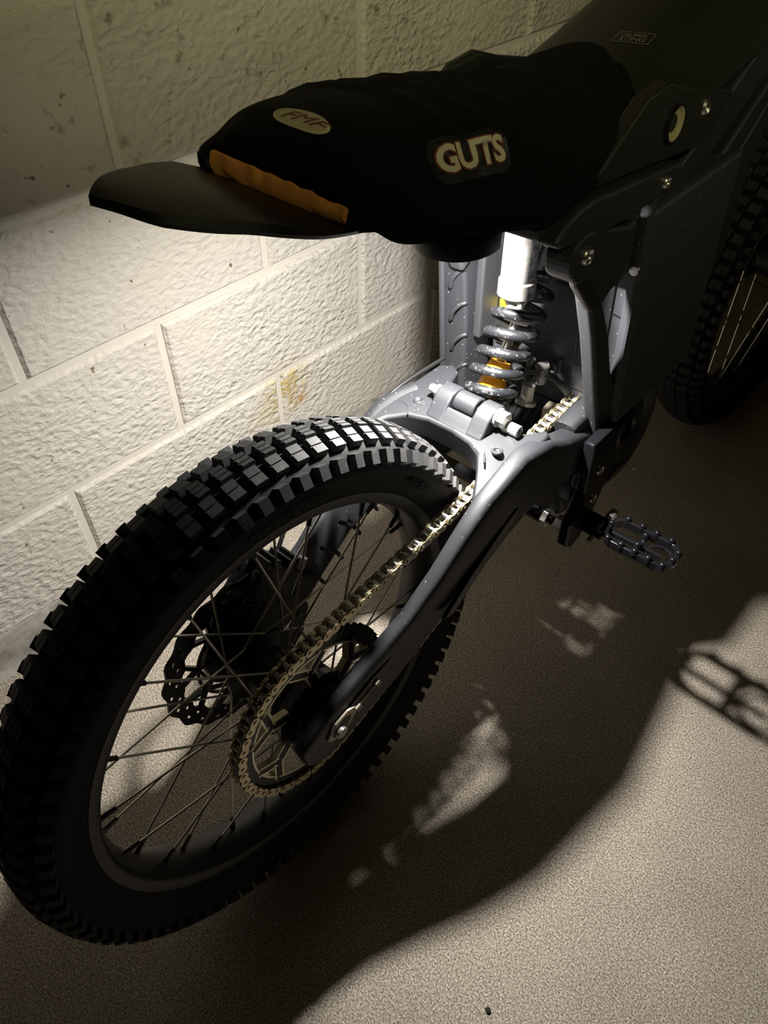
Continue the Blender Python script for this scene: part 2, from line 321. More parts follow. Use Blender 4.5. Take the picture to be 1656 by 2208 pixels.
def build_wheel(tag_, parent, c, R, rb, hw, nrow, individual, rotm=None):
    base = Matrix.Translation(c) @ (rotm or Matrix.Identity(4))
    t = MB(); t.lathe(tyre_prof(R,rb,hw), 144, closed=True)
    ty = t.out(tag_+'_tyre','rubber',parent, smooth=50); ty.matrix_local = base
    kc = knob_mesh('tread_block', .0200,.0150,.0085,2); kd = knob_mesh('tread_block', .0205,.0160,.0085,1); kl = knob_mesh('shoulder_lug', .0155,.0125,.0090,0,base=.008,taper=.88)
    stuff = MB()
    for k in range(nrow):
        th = 2*pi*k/nrow
        for x, me, dth, tilt, rr, nm in ((-.0215,kd,.006,.36,R-.0125,'tread_block'),(-.0015,kc,-.010,.0,R-.0088,'tread_block'),(.0190,kd,.004,-.33,R-.0118,'tread_block'),(-.0388,kl,pi/nrow,1.02,R-.0235,'shoulder_lug'),(.0388,kl,pi/nrow,-1.02,R-.0235,'shoulder_lug')):
            a = th+dth
            m = Matrix.Rotation(a-pi/2,4,'X') @ Matrix.Translation((x*hw/.043,0,rr)) @ Matrix.Rotation(-tilt,4,'Y')
            if individual:
                o = link(nm, me, ty); o.matrix_local = m
            else: stuff.add([m @ v.co for v in me.vertices], [tuple(p.vertices) for p in me.polygons])
    if not individual:
        o = stuff.out('tread_blocks','knob',ty, kind='stuff')
    # rim
    r = MB(); r.lathe([(-.026,rb-.0125),(-.0285,rb-.009),(-.029,rb+.001),(-.026,rb+.001),(-.024,rb-.003),(0,rb-.008),(.024,rb-.003),(.026,rb+.001),(.029,rb+.001),(.0285,rb-.009),(.026,rb-.0125),(.018,rb-.0150),(.010,rb-.0185),(0,rb-.020),(-.010,rb-.0185),(-.018,rb-.0150)],128,closed=True)
    ri = r.out(tag_+'_rim','plastic' if individual else 'gloss',parent, smooth=40); ri.matrix_local = base
    # hub
    h = MB(); h.lathe([(-.062,.001),(-.062,.030),(-.048,.036),(-.040,.046),(-.034,.046),(-.028,.030),(.028,.030),(.034,.046),(.040,.046),(.046,.034),(.062,.024),(.062,.001)],40)
    hb = h.out('hub','dark',ri, smooth=30)
    # spokes + nipples
    ns = 36
    for k in range(ns):
        side = 1 if k % 2 else -1; out_ = 1 if (k//2) % 2 else -1
        a = 2*pi*k/ns; ah = a + out_*radians(62)
        p0 = Vector((side*.037, .043*cos(ah), .043*sin(ah))); p1 = Vector((side*.006, (rb-.019)*cos(a), (rb-.019)*sin(a)))
        s = MB(); s.tube([p0, p0.lerp(p1,.93)], .0014, 5); s.out('spoke','spoke',ri)
        s = MB(); dd = (p1-p0).normalized(); s.tube([p1-dd*.018, p1-dd*.004, p1+dd*.003], [.0026,.0030,.0042], 6); s.out('nipple','steel' if individual is None else 'dark',ri)
    return ty, ri
tyre, rim = build_wheel('rear', bike, RC, .322, .2535, .0405, 83, True)
FWm = Matrix(((1,0,0),(0,1,0),(0,0,1))).to_4x4()
# front wheel: steered and leaning a little less than the frame
yw, ln = .014, .043
Ff = Vector((sin(yw),cos(yw),0)); A0 = Vector((cos(yw),-sin(yw),0)); Z = Vector((0,0,1)); Af = A0*cos(ln)+Z*sin(ln); Uf = Z*cos(ln)-A0*sin(ln)
Wf = Matrix(((Af.x,Ff.x,Uf.x,.487),(Af.y,Ff.y,Uf.y,1.258),(Af.z,Ff.z,Uf.z,.2895),(0,0,0,1)))
FL_ = BIKE.inverted() @ Wf
fty, frim = build_wheel('front', bike, FL_.to_translation(), .345, .275, .040, 88, False, FL_.to_3x3().to_4x4())

# sidewall lettering, right side of the rear tyre
def ring_text(txt, r, a0, size, parent, name, x, mt, ext=.0006, flip=1, c=(0,0), fn=None):
    me = text_mesh(txt, size, ext, mt, align='LEFT')
    for v in me.vertices:
        a = a0 - flip*v.co.x/r; rr = r + flip*v.co.y
        xx = x(rr) if callable(x) else x
        v.co = Vector((xx+v.co.z, rr*cos(a), rr*sin(a)))
    return link(name, me, parent)
ring_text('CHENG SHIN', .274, radians(94), .016, tyre, 'sidewall_lettering', .0405, 'emboss')
ring_text('TRIALS', .274, radians(46), .014, tyre, 'sidewall_lettering', .0405, 'emboss')

# ---------------- rear sprocket, chain
def ring_teeth(mb, x0, x1, ri, pr, n, depth, c, sub=4):
    R = [[],[],[],[]]; K = n*sub
    for k in range(K):
        a = 2*pi*k/K; ph = k % sub; ro = pr + depth*(.5 if ph in (1,2) else -.5)
        for q, (x, r) in enumerate(((x0,ri),(x0,ro),(x1,ro),(x1,ri))): R[q].append((x, c[0]+r*cos(a), c[1]+r*sin(a)))
    mb.rings(R, closed=True)
NS_, PR = 52, .1052
SX = .054
sp = MB(); ring_teeth(sp, SX-.003, SX+.003, .089, PR, NS_, .008, (0,.322), 4)
spr = sp.out('rear_sprocket','dark',bike, label='black rear sprocket with bright machined cut-outs')
sp = MB()
sp.lathe([(SX-.003,.089),(SX-.003,.0865),(SX+.003,.0865),(SX+.003,.089)],96,(0,0,.322),closed=True)
sp.out('machined_ring','alu',spr)
cr = MB(); cr.lathe([(SX-.012,.026),(SX-.012,.046),(SX+.003,.050),(SX+.003,.026)],40,(0,0,.322),closed=True); cr.out('carrier','dark',spr,smooth=30)
for k in range(6):
    a = 2*pi*k/6+.35
    for da, rr in ((.0,None),):
        b = MB()
        def P(r, a): return Vector((SX, r*cos(a), .322+r*sin(a)))
        # a swept arm that forks near the ring
        def bar(p, q, w0):
            dd = (q-p).normalized(); sd = Vector((1,0,0)).cross(dd)
            for mi, off, ww, tt in ((0,0,w0,.0060),(1,w0/2+.0012,.0024,.0072),(1,-w0/2-.0012,.0024,.0072)):
                b.mi = mi
                v = [p+sd*(off+ww/2*s1)+Vector((s2*tt/2,0,0)) for s1,s2 in ((-1,-1),(1,-1),(1,1),(-1,1))]+[q+sd*(off+ww/2*s1)+Vector((s2*tt/2,0,0)) for s1,s2 in ((-1,-1),(1,-1),(1,1),(-1,1))]
                b.add(v, [(0,1,2,3),(7,6,5,4),(0,4,5,1),(1,5,6,2),(2,6,7,3),(3,7,4,0)])
        m_ = P(.068, a+.12); bar(P(.046,a), m_, .011); bar(m_, P(.0885,a+.40), .008); bar(m_, P(.0885,a-.12), .008)
        b.out('sprocket_arm','dark',spr,mats=['dark','alu'])
    bo = MB(); bo.cyl((SX+.003,.038*cos(a),.322+.038*sin(a)),(SX+.007,.038*cos(a),.322+.038*sin(a)),.0042,12); bo.out('bolt','dark',spr)
tm = text_mesh('S-RSF40-50', .0085, .0003, 'grey')
for v in tm.vertices:
    a = 3.55; v.co = Vector((SX+.0036+v.co.z, -.062+v.co.x*cos(.45)+v.co.y*-sin(.45)*0, .322-.004)) + Vector((0,0,v.co.x*sin(.25)+v.co.y)) if False else Vector((SX+.0036+v.co.z, -.056-(-v.co.x*.9), .316+v.co.y+v.co.x*.25))
link('engraving', tm, spr)
fs = MB(); ring_teeth(fs, SX-.003, SX+.003, .008, .0287, 14, .008, (.53,.428), 4); fs.out('front_sprocket','dark',bike)

# chain path
cA, rA, cB, rB = Vector((0,.322)), PR, Vector((.53,.428)), .030
D = cB-cA; L = D.length; al = atan2(D.y,D.x); be = math.acos((rA-rB)/L)
t1, t2 = al+be, al-be
pa, pb = cA+Vector((cos(t1),sin(t1)))*rA, cB+Vector((cos(t1),sin(t1)))*rB
pc, pd = cB+Vector((cos(t2),sin(t2)))*rB, cA+Vector((cos(t2),sin(t2)))*rA
poly = []
poly += [pa.lerp(pb,k/60) for k in range(60)]
poly += [cB+Vector((cos(t1-(t1-t2)*k/20),sin(t1-(t1-t2)*k/20)))*rB for k in range(20)]
for k in range(60):
    q = pc.lerp(pd,k/60); q.y -= .012*sin(pi*k/60); poly.append(q)      # slack lower run
ta = 2*pi-(t1-t2)
poly += [cA+Vector((cos(t2-ta*k/60),sin(t2-ta*k/60)))*rA for k in range(60)]
seg = [(poly[(i+1)%len(poly)]-poly[i]).length for i in range(len(poly))]; tot = sum(seg)
nl = 2*round(tot/.0127/2); pitch = tot/nl
def at(s):
    s %= tot
    for i, l in enumerate(seg):
        if s <= l: return poly[i].lerp(poly[(i+1)%len(poly)], s/l)
        s -= l
    return poly[0]
CP = [at(k*pitch) for k in range(nl)]
def side_plate(mb, x0, x1, p):
    pts = []; n = 7
    for k in range(n): a = pi/2+pi*k/(n-1); pts.append((-p/2+.0060*cos(a),.0060*sin(a)))
    pts.append((0,-.0042))
    for k in range(n): a = -pi/2+pi*k/(n-1); pts.append((p/2+.0060*cos(a),.0060*sin(a)))
    pts.append((0,.0042)); mb.plate(pts, x0, x1)
ml = []
for w in (.0056,.0078):
    mb = MB(); side_plate(mb, w-.0015, w, pitch); side_plate(mb, -w, -w+.0015, pitch)
    if w < .0065:
        mb.mi = 1
        for s_ in (-1,1): mb.cyl((-.0042,s_*pitch/2,0),(.0042,s_*pitch/2,0),.0044,12)
    else:
        mb.mi = 0
        for s_ in (-1,1): mb.cyl((-.0088,s_*pitch/2,0),(.0088,s_*pitch/2,0),.0022,8)
    ml.append(mesh('link', mb.v, mb.f, None, mats=['brass','darkchain'], idx=mb.i))
rv = MB()
for p in CP: rv.cyl((SX-.006,p.x,p.y),(SX+.006,p.x,p.y),.0012,6)
chain = rv.out('chain','darkchain',bike, label='gold drive chain round the rear sprocket')
for k in range(nl):
    p, q = CP[k], CP[(k+1)%nl]; m = (p+q)/2; a = atan2(q.y-p.y,q.x-p.x)
    o = link('chain_link', ml[k%2], chain); o.matrix_local = Matrix.Translation((SX,m.x,m.y)) @ Matrix.Rotation(a,4,'X')

# ---------------- rear brake: rotor and caliper on the wall side
RX = -.072
rt = MB()
def wave(a): return .0022*sin(a*18)
nth, rad = 144, [.083,.089,.0925,.0975,.101,.1075]
for j in range(5):
    for k in range(nth):
        if (j == 1 and k % 6 in (0,1)) or (j == 3 and k % 6 in (3,4)): continue
        a0, a1 = 2*pi*k/nth, 2*pi*(k+1)/nth
        def q(r, a, x): 
            sh = wave(a) if r in (rad[0],rad[-1]) else 0
            a2 = a+(r-.095)*3.0; return (x, (r+sh)*cos(a2), .322+(r+sh)*sin(a2))
        vs = [q(rad[j],a0,RX-.0015),q(rad[j],a1,RX-.0015),q(rad[j+1],a1,RX-.0015),q(rad[j+1],a0,RX-.0015),q(rad[j],a0,RX+.0015),q(rad[j],a1,RX+.0015),q(rad[j+1],a1,RX+.0015),q(rad[j+1],a0,RX+.0015)]
        rt.add(vs, [(0,1,2,3),(7,6,5,4),(0,4,5,1),(1,5,6,2),(2,6,7,3),(3,7,4,0)])
rotor = rt.out('brake_rotor','dark',bike)
b = MB(); b.lathe([(RX-.0014,.0595),(RX-.0014,.0635),(RX+.0014,.0635),(RX+.0014,.0595)],64,(0,0,.322),closed=True); b.out('rotor_inner_ring','dark',rotor)
for k in range(9):
    a = 2*pi*k/9
    b = MB()
    def P(r,a): return Vector((RX, r*cos(a), .322+r*sin(a)))
    b.tube([P(.03,a-.3),P(.062,a)],.0038,4); b.tube([P(.062,a),P(.085,a+.20)],.0036,4); b.tube([P(.062,a),P(.085,a-.16)],.0036,4); b.tube([P(.062,a),P(.052,a+.55),P(.03,a+.75)],.0030,4)
    b.out('rotor_arm','dark',rotor)
b = MB(); b.lathe([(RX-.004,.012),(RX-.004,.034),(RX+.006,.036),(RX+.006,.012)],30,(0,0,.322),closed=True); b.out('rotor_carrier','dark',rotor)
cl = MB(); cc = Vector((RX,.056,.402)); Rm = Matrix.Rotation(radians(-36),3,'X')
cl.box(cc+Vector((-.014,0,0)),(.016,.075,.042),Rm); cl.box(cc+Vector((.015,0,0)),(.014,.070,.038),Rm); cl.box(cc+Rm@Vector((0,0,.018)),(.044,.05,.012),Rm)
cal = cl.out('brake_caliper','dark',bike,bevel=.004,label='black rear brake caliper over the rotor')
for dy in (-.024,-.008,.010,.026):
    f = MB(); f.box(cc+Rm@Vector((.004,dy,.026)),(.034,.005,.012),Rm); f.out('caliper_fin','dark',cal,bevel=.001)
f = MB(); f.cyl(cc+Rm@Vector((.02,.03,.02)),cc+Rm@Vector((.02,.03,.034)),.006,8); f.cyl(cc+Rm@Vector((.01,.036,.02)),cc+Rm@Vector((.01,.036,.030)),.004,6); f.out('bleed_nipple','steel',cal)
cb = MB(); cb.plate([(-.03,.29),(.03,.285),(.075,.34),(.10,.385),(.075,.42),(.03,.43),(-.01,.40),(-.04,.345)], -.088,-.079); cb.out('caliper_bracket','dark',bike,bevel=.002)
hs = MB(); hs.tube(crom([(-.085,.09,.41),(-.10,.14,.445),(-.108,.19,.44),(-.110,.26,.47),(-.108,.33,.495),(-.10,.42,.50)],6),.0028,8); hose = hs.out('brake_hose','plastic',bike,smooth=60)
b = MB(); b.box((-.109,.195,.440),(.012,.018,.014),Matrix.Rotation(.4,3,'X')); b.out('hose_clip','plastic',hose,bevel=.002)

# ---------------- swingarm
sa = MB()
def arm(sx):
    st = [(-.046,.310,.030,.081,.018),(-.038,.311,.050,.081,.022),(-.018,.312,.070,.081,.023),(.01,.316,.076,.080,.023),(.05,.3255,.078,.080,.023),(.09,.337,.078,.081,.024),(.14,.361,.070,.085,.023),(.19,.391,.076,.089,.025),(.235,.418,.092,.0915,.027),(.27,.4385,.098,.0925,.029),(.32,.4525,.100,.0925,.030),(.365,.443,.090,.087,.038),(.40,.429,.080,.088,.038),(.475,.4125,.060,.088,.036),(.50,.405,.055,.088,.034)]
    out_ = []
    for y,z,h,xm,w in st:
        if sx < 0 and y > .2: z -= .030*min(1,(y-.2)/.06)
        out_.append((y,z,h,sx*xm,w))
    beam(sa, out_, 28, .5)
arm(1)
swing = sa.out('swingarm','alloy',bike,smooth=50,label='grey alloy swingarm with weld beads, scuffs and dust')
sa = MB(); arm(-1); sa.out('left_arm','alloy',swing,smooth=50) if False else None
o = sa.out('arm_beam','alloy',swing,smooth=50)
# ribs inside the left arm
for k in range(5):
    r = MB(); y = .07+.035*k; z = .345+.05*max(0,(k-1))*.35; r.tube([(-.066,y,z+.022),(-.063,y+.02,z),(-.066,y+.03,z-.022)],.003,6); r.out('rib','alloy',swing,smooth=60)
# bridge plate with tyre arch
zt, zb = .496, .464
outl = [(-.100,.268),(-.106,.30),(-.106,.36),(-.104,.415),(-.085,.425),(-.070,.412),(-.062,.388),(-.048,.375),(.030,.368),(.040,.352),(.052,.346),(.066,.352),(.086,.385),(.094,.38),(.094,.245),(.083,.243),(.0745,.256),(.064,.276),(.050,.294),(.030,.305),(0,.310),(-.035,.309),(-.060,.300),(-.080,.283),(-.090,.262)]
br = MB(); br.plate(outl, zb, zt, 'z')
# tilt: the plate falls a little towards both arms' outer edges
br.v = [(x,y,z-.10*max(0,abs(x)-.06)-(.50 if x > 0 else .12)*max(0,.285-y)) for x,y,z in br.v]
bridge = br.out('bridge_plate','alloy',swing,bevel=.005,seg=3,smooth=45)
# shock clevis: hump with a slot
hp = MB()
def hump(x0,x1,zz=.522):
    P = [(.313,.496),(.321,.503),(.329,.513),(.338,zz-.001),(.350,zz+.001),(.361,zz-.002),(.369,.508),(.371,.49)]
    hp.plate(P+[(.371,.478),(.313,.478)], x0, x1)
hump(-.044,-.020); hump(.016,.040)
hp.plate([(.312,.495),(.319,.500),(.326,.507),(.331,.510),(.331,.478),(.312,.478)],-.044,.040)
hp.out('shock_clevis','alloy',swing,bevel=.0045,seg=3,smooth=45)
for x, y, z, r in ((-.056,.350,.511,.0065),(-.048,.350,.511,.009)):
    pass
bt = MB(); bt.cyl((-.044,.347,.510),(-.062,.347,.510),.0055,14); bt.hexa((-.044,.347,.510),(-.053,.347,.510),.0085); bt.out('clevis_bolt','zinc',swing,bevel=.001)
bt = MB(); bt.hexa((.040,.347,.512),(.054,.347,.512),.0105); bt.cyl((.040,.347,.512),(.044,.347,.512),.012,18); bt.out('clevis_nut','zinc',swing,bevel=.001)
bt = MB(); bt.cyl((.050,.350,.502),(.070,.350,.502),.0075,16); bt.out('cap_bolt','zinc',swing,bevel=.001)
bt = MB(); bt.cyl((.070,.350,.502),(.0705,.350,.502),.0040,6); bt.out('bolt_socket','dark',swing)
for x,y in ((-.068,.330),(.066,.312)):
    b = MB(); b.lathe([(0,.0001),(0,.0035),(.0008,.0038),(.0016,.0045),(.002,.0055),(.001,.0068),(-.002,.0068)],24); me = mesh('rivet',b.v,b.f,'alloy',smooth=True)
    o = link('rivet',me,swing); o.matrix_local = Matrix.Translation((x,y,zt-.10*max(0,abs(x)-.06)+.001)) @ Matrix.Rotation(-pi/2,4,'Y')
# weld bead: overlapping ripples along the left outer corner, another on the right
wp = crom([(-.096,.262,.486),(-.103,.285,.490),(-.105,.31,.4925),(-.102,.335,.4935),(-.094,.355,.4945)],10)
wb = MB()
for i, p in enumerate(wp[:-1]):
    d_ = (wp[i+1]-p).normalized(); sd = Vector((0,0,1)).cross(d_)
    wb.tube([p-sd*.008+Vector((0,0,-.002)),p-sd*.004+Vector((0,0,.0012)),p+sd*.000+Vector((0,0,.002)),p+sd*.004+Vector((0,0,.0014)),p+sd*.008+Vector((0,0,-.0005))],.0016,5)
wb.out('weld_bead','alloy',swing,smooth=60)
rb_ = MB(); rb_.tube(crom([(.050,.305,zt+.0005),(.058,.299,zt),(.067,.286,zt)],4),.0011,5); rb_.out('pressed_rib','alloy',swing,smooth=60); rb_ = MB(); rb_.tube(crom([(-.060,.300,zt),(-.075,.315,zt-.001),(-.090,.318,zt-.003)],4),.0011,5)
rb_.out('pressed_rib','alloy',swing,smooth=60)
# pivot lugs
pv = MB(); beam(pv, [(.44,.452,.030,.080,.030),(.465,.458,.034,.082,.032),(.485,.452,.05,.085,.034)],16,.6); pv.out('pivot_lug','alloy',swing,smooth=50)
pv = MB(); pv.cyl((.07,.475,.405),(.112,.475,.405),.030,28); pv.out('pivot_boss','alloy',swing,bevel=.003); pv = MB(); pv.cyl((-.07,.475,.405),(-.112,.475,.405),.030,28); pv.out('pivot_boss','alloy',swing,bevel=.003)
# side groove plate (dark recess on the outer face)
gr = MB(); gr.plate([(.165,.365),(.21,.395),(.27,.428),(.30,.440),(.29,.425),(.24,.395),(.18,.360)],.104,.1092); gr.out('side_recess','dark',swing)
# axle, adjuster block and nut, right
ax = MB(); ax.cyl((-.118,0,.322),(0.1015,0,.322),.0065,16); axle = ax.out('rear_axle','zinc',bike)
for k in range(6):
    r = MB(); r.lathe([(0.0940+.0013*k,.0062),(0.0945+.0013*k,.0072),(0.0950+.0013*k,.0062)],16,(0,0,.322)); 
    me = r.out('thread_turn','zinc',axle)
nt = MB(); nt.hexa((0.0930,0,.322),(0.0960,0,.322),.0125); nt.cyl((0.0925,0,.322),(0.0937,0,.322),.013,20); nt.out('axle_nut','zinc',axle,bevel=.0008)
def diamond(f, cy=0, cz=.322):
    P = [(-.020,-.006),(-.012,-.0115),(.006,-.0115),(.021,-.003),(.022,.005),(.012,.0115),(-.006,.0115),(-.021,.002)]
    th = .22; return [(cy+(a*cos(th)-b*sin(th))*f, cz+(a*sin(th)+b*cos(th))*f) for a,b in P]
ab = MB(); ab.plate(diamond(1.12,.006,.325), 0.0925,0.0955); ab.out('adjuster_block','tan',axle,bevel=.001)
ab = MB(); ab.plate(diamond(.70,.004,.324), 0.0950,0.0961); ab.out('block_recess','dark',axle)
ab = MB(); ab.tube([(0.0940,.028,.330),(0.0940,.062,.340)],.0022,8); ab.hexa((0.0940,.027,.330),(0.0940,.034,.332),.0055); ab.hexa((0.0940,.060,.3395),(0.0940,.066,.341),.0050); ab.out('adjuster_screw','tan',axle)
ab = MB(); ab.plate([(.02,.318),(.085,.342),(.098,.352),(.092,.358),(.06,.352),(.02,.338)],0.0910,0.0938); ab.out('adjuster_slot','dark',axle)

# ---------------- shock absorber
E0 = Vector((0,.385,.508)); E1 = Vector((0,.503,.704)); ad = (E1-E0).normalized()
def SP(s, off=(0,0,0)): return E0+ad*s+Vector(off)
sh = MB(); sh.cyl(SP(.145),SP(.225),.022,28); sh.cyl(SP(.158),SP(.164),.027,28); sh.cyl(SP(.178),SP(.184),.027,28); sh.cyl(SP(.198),SP(.204),.027,28)
shock = sh.out('shock_absorber','dark',bike,smooth=30,label='coil-over rear shock, dusty black spring')
b = MB(); P = []
turns, s0, s1 = 6.6, -.006, .148
for k in range(int(turns*22)+1):
    t = k/(turns*22); 
    s_ = s0 + (s1-s0)*(t if t > .10 else t*.45+.055*(t/.10)) 
    a = 2*pi*turns*t + 2.2
    u = Vector((1,0,0)); v = ad.cross(u)
    P.append(SP(s_)+u*(.0275*cos(a))+v*(.0275*sin(a)))
b.tube(P,.0062,10); b.out('coil_spring','spring',shock,smooth=60)
b = MB(); b.cyl(SP(0),SP(.15),.0058,18); b.out('damper_shaft','steel',shock,smooth=40)
b = MB(); b.cyl(SP(.088),SP(.105),.0160,28); b.out('white_collar','white',shock,bevel=.002,label='white plastic collar')
b = MB(); b.tube([SP(.004),SP(.012),SP(.022),SP(.030),SP(.040)],[.0165,.0175,.0135,.0155,.0125],24); b.out('bump_stop','orange',shock,smooth=60,label='orange rubber bump stop')
b = MB(); b.tube([SP(-.010),SP(-.002)],[.024,.026],24); b.out('spring_seat','dark',shock,bevel=.001)
b = MB(); b.cyl((-.018,.347,.510),(.014,.347,.510),.0145,28); b.box((-.002,.366,.508),(.026,.034,.020)); b.out('lower_eye','alloy',shock,bevel=.003,smooth=40)
r0, r1 = Vector((.022,.394,.649)), Vector((.022,.401,.742)); rd = (r1-r0).normalized()
b = MB(); b.tube([r0+rd*.003,r0+rd*.006,r1],[.0180,.0190,.0190],36); b.out('reservoir','reservoir',shock,smooth=30,label='dusty polished alloy reservoir')
b = MB(); b.tube([r0-rd*.006,r0-rd*.004,r0+rd*.012,r0+rd*.014],[.018,.0208,.0208,.0190],36); b.out('reservoir_cap','reservoir',shock,smooth=30)
b = MB(); b.cyl(r0-rd*.016+Vector((-.004,0,0)),r0-rd*.006+Vector((-.004,0,0)),.0065,14); b.out('adjuster_knob','white',shock)
b = MB(); b.box(Vector((.008,.450,.742)),(.05,.09,.03),Matrix.Rotation(1.0,3,'X')); b.out('bridge_block','dark',shock,bevel=.004)

# ---------------- battery box, motor and covers
bx = MB(); bx.plate([(-.085,.425),(.105,.425),(.113,.435),(.113,.72),(-.085,.72)],.505,.72,'y')
box = bx.out('battery_box','housing',bike,bevel=.006,label='grey battery housing behind the shock')
for a_, b_2 in (((.088,.505),(.101,.699)),((-.060,.50),(.080,.502))):
    pass
pn = MB(); pn.box((.010,.5035,.58),(.150,.004,.22)); pn.out('rear_panel','alloy',box,bevel=.003)
pn = MB(); pn.plate([(.006,.50),(.040,.50),(.048,.51),(.048,.60),(.040,.61),(.006,.61)],.4995,.502,'y'); pn.out('panel_pad','alloy',box,bevel=.002)
pn = MB(); pn.box((.1050,.503,.585),(.014,.010,.30)); pn.out('corner_strip','housing',box,bevel=.004)
pn = MB(); pn.box((.092,.5045,.590),(.030,.0015,.0022),Matrix.Rotation(.12,3,'Y')); pn.out('panel_seam','dark',box)
pn = MB(); pn.cyl((.106,.494,.655),(.106,.499,.655),.0055,14); pn.out('bolt','steel',box)
pn = MB(); pn.box((.011,.500,.421),(.20,.012,.010)); pn.out('gasket','plastic',box,bevel=.002)
pn = MB(); pn.plate([(-.070,.546),(-.058,.542),(-.057,.552),(-.062,.555),(-.065,.562),(-.070,.562)],.498,.5005,'y'); pn.out('warning_sticker','yellow',box,label='yellow warning sticker')
pn = MB(); pn.box((-.062,.5008,.515),(.026,.001,.040)); pn.out('foil_sticker','steel',box)
mo = MB(); mo.lathe([(-.085,.001),(-.085,.060),(-.078,.070),(.028,.070),(.034,.066),(.040,.001)],56,(0,.535,.362)); motor = mo.out('motor','dark',bike,smooth=30,label='black motor housing below the battery box')
for k in range(9):
    f = MB(); f.lathe([(-.07+.011*k,.069),(-.07+.011*k,.0735),(-.067+.011*k,.0735),(-.067+.011*k,.069)],48,(0,.535,.362),closed=True); f.out('cooling_fin','dark',motor)
f = MB(); f.lathe([(.034,.050),(.034,.060),(.040,.062),(.044,.058),(.044,.052)],48,(0,.520,.385),closed=True); f.out('bearing_ring','gloss',motor,smooth=40)
f = MB(); f.lathe([(.088,.001),(.088,.060),(.092,.064),(.096,.082),(.090,.094),(.070,.098),(.045,.095),(.045,.001)],64,(0,.598,.362)); cover = f.out('motor_cover','cover',bike,smooth=35,label='round black motor cover with lettering')
ring_text('X MOTOR', .071, radians(88), .017, cover, 'lettering', .0968, 'grey', c=None) 
for o in list(cover.children):
    o.location = (0,.598,.362)
o = ring_text('ASTRO', .074, radians(250), .015, cover, 'lettering', .0968, 'grey', flip=-1); o.location = (0,.598,.362)
f = MB(); f.lathe([(.088,.018),(.088,.030),(.094,.032),(.097,.022),(.094,.016)],40,(0,.598,.362),closed=True); f.out('cover_boss','dark',cover,smooth=30)
# bits on top of the motor: connectors, terminal, spacer
b = MB(); b.cyl((.012,.452,.462),(.012,.456,.486),.0085,20); b.cyl((.012,.450,.458),(.012,.452,.463),.014,20); b.out('breather_cap','zinc',motor,bevel=.001)
b = MB(); b.cyl((.018,.470,.484),(.018,.474,.508),.0095,16); b.cyl((.000,.470,.48),(.001,.474,.512),.006,10); b.out('connector','reservoir',motor,bevel=.001)
b = MB(); b.box((.054,.478,.440),(.052,.020,.022),Matrix.Rotation(.10,3,'Z')); b.out('spacer_block','tan',motor,bevel=.002,label='tan metal spacer')
b = MB(); b.cyl((.062,.466,.442),(.062,.458,.446),.0095,20); b.cyl((.062,.458,.446),(.062,.456,.447),.004,8); b.out('round_bolt','zinc',motor,bevel=.001)
for i,(pts,mt,r) in enumerate((([(-.01,.44,.48),(.005,.46,.50),(.03,.48,.49),(.05,.49,.47)],'plastic',.005),([(-.03,.45,.49),(-.02,.47,.50),(.0,.485,.495)],'plastic',.006),([(.012,.385,.44),(.010,.40,.46),(.006,.41,.49)],'red',.0022),([(.02,.478,.50),(.035,.482,.50),(.038,.485,.52)],'plastic',.003),([(-.05,.46,.46),(-.02,.47,.485),(.02,.49,.50)],'dark',.007))):
    b = MB(); b.tube(crom(pts,6),r,8); b.out('cable',mt,motor,smooth=60)
# skid and lower engine mass
b = MB(); b.plate([(.47,.35),(.47,.27),(.52,.255),(.62,.25),(.70,.29),(.73,.38),(.73,.44),(.50,.44)],-.075,.075); b.out('lower_case','dark',bike,bevel=.010)
# hose with bright flecks running round the cover's front
b = MB(); b.tube(crom([(.080,.640,.452),(.080,.675,.425),(.080,.696,.385),(.080,.697,.340),(.080,.678,.297),(.080,.640,.272),(.080,.59,.262)],6),.0045,8); b.out('wiring_loom','gloss',bike,smooth=60)
b = MB(); b.cyl((.08,.62,.462),(.085,.65,.452),.007,14); b.out('connector_plug','tan',bike)

# ---------------- main frame
def plates(name, outs, x0, x1, m, parent, bev=.006, both=True, **k):
    for s in ((1,-1) if both else (1,)):
        for P in outs:
            b = MB(); b.plate(P, s*x0, s*x1); o = b.out(name, m, parent, bevel=bev, seg=3, smooth=40, **k)
    return o
fr = MB(); fr.cyl((0,.875,.93),(0,.915,.79),.034,28); frame = fr.out('main_frame','frame',bike,smooth=40,label='dark grey cast frame with bolted side rails')
up = [(.300,.764),(.325,.745),(.370,.710),(.400,.658),(.421,.605),(.439,.550),(.458,.490),(.470,.444),(.472,.375),(.458,.350),(.490,.335),(.515,.36),(.520,.43),(.512,.475),(.498,.504),(.481,.537),(.460,.595),(.438,.636),(.425,.658),(.432,.690),(.40,.735),(.352,.775)]
upc = [tuple(p)[:2] for p in up]
b = MB(); b.plate(up,.088,.108); upright = b.out('rear_upright','frame',frame,bevel=.006,seg=3,smooth=40)
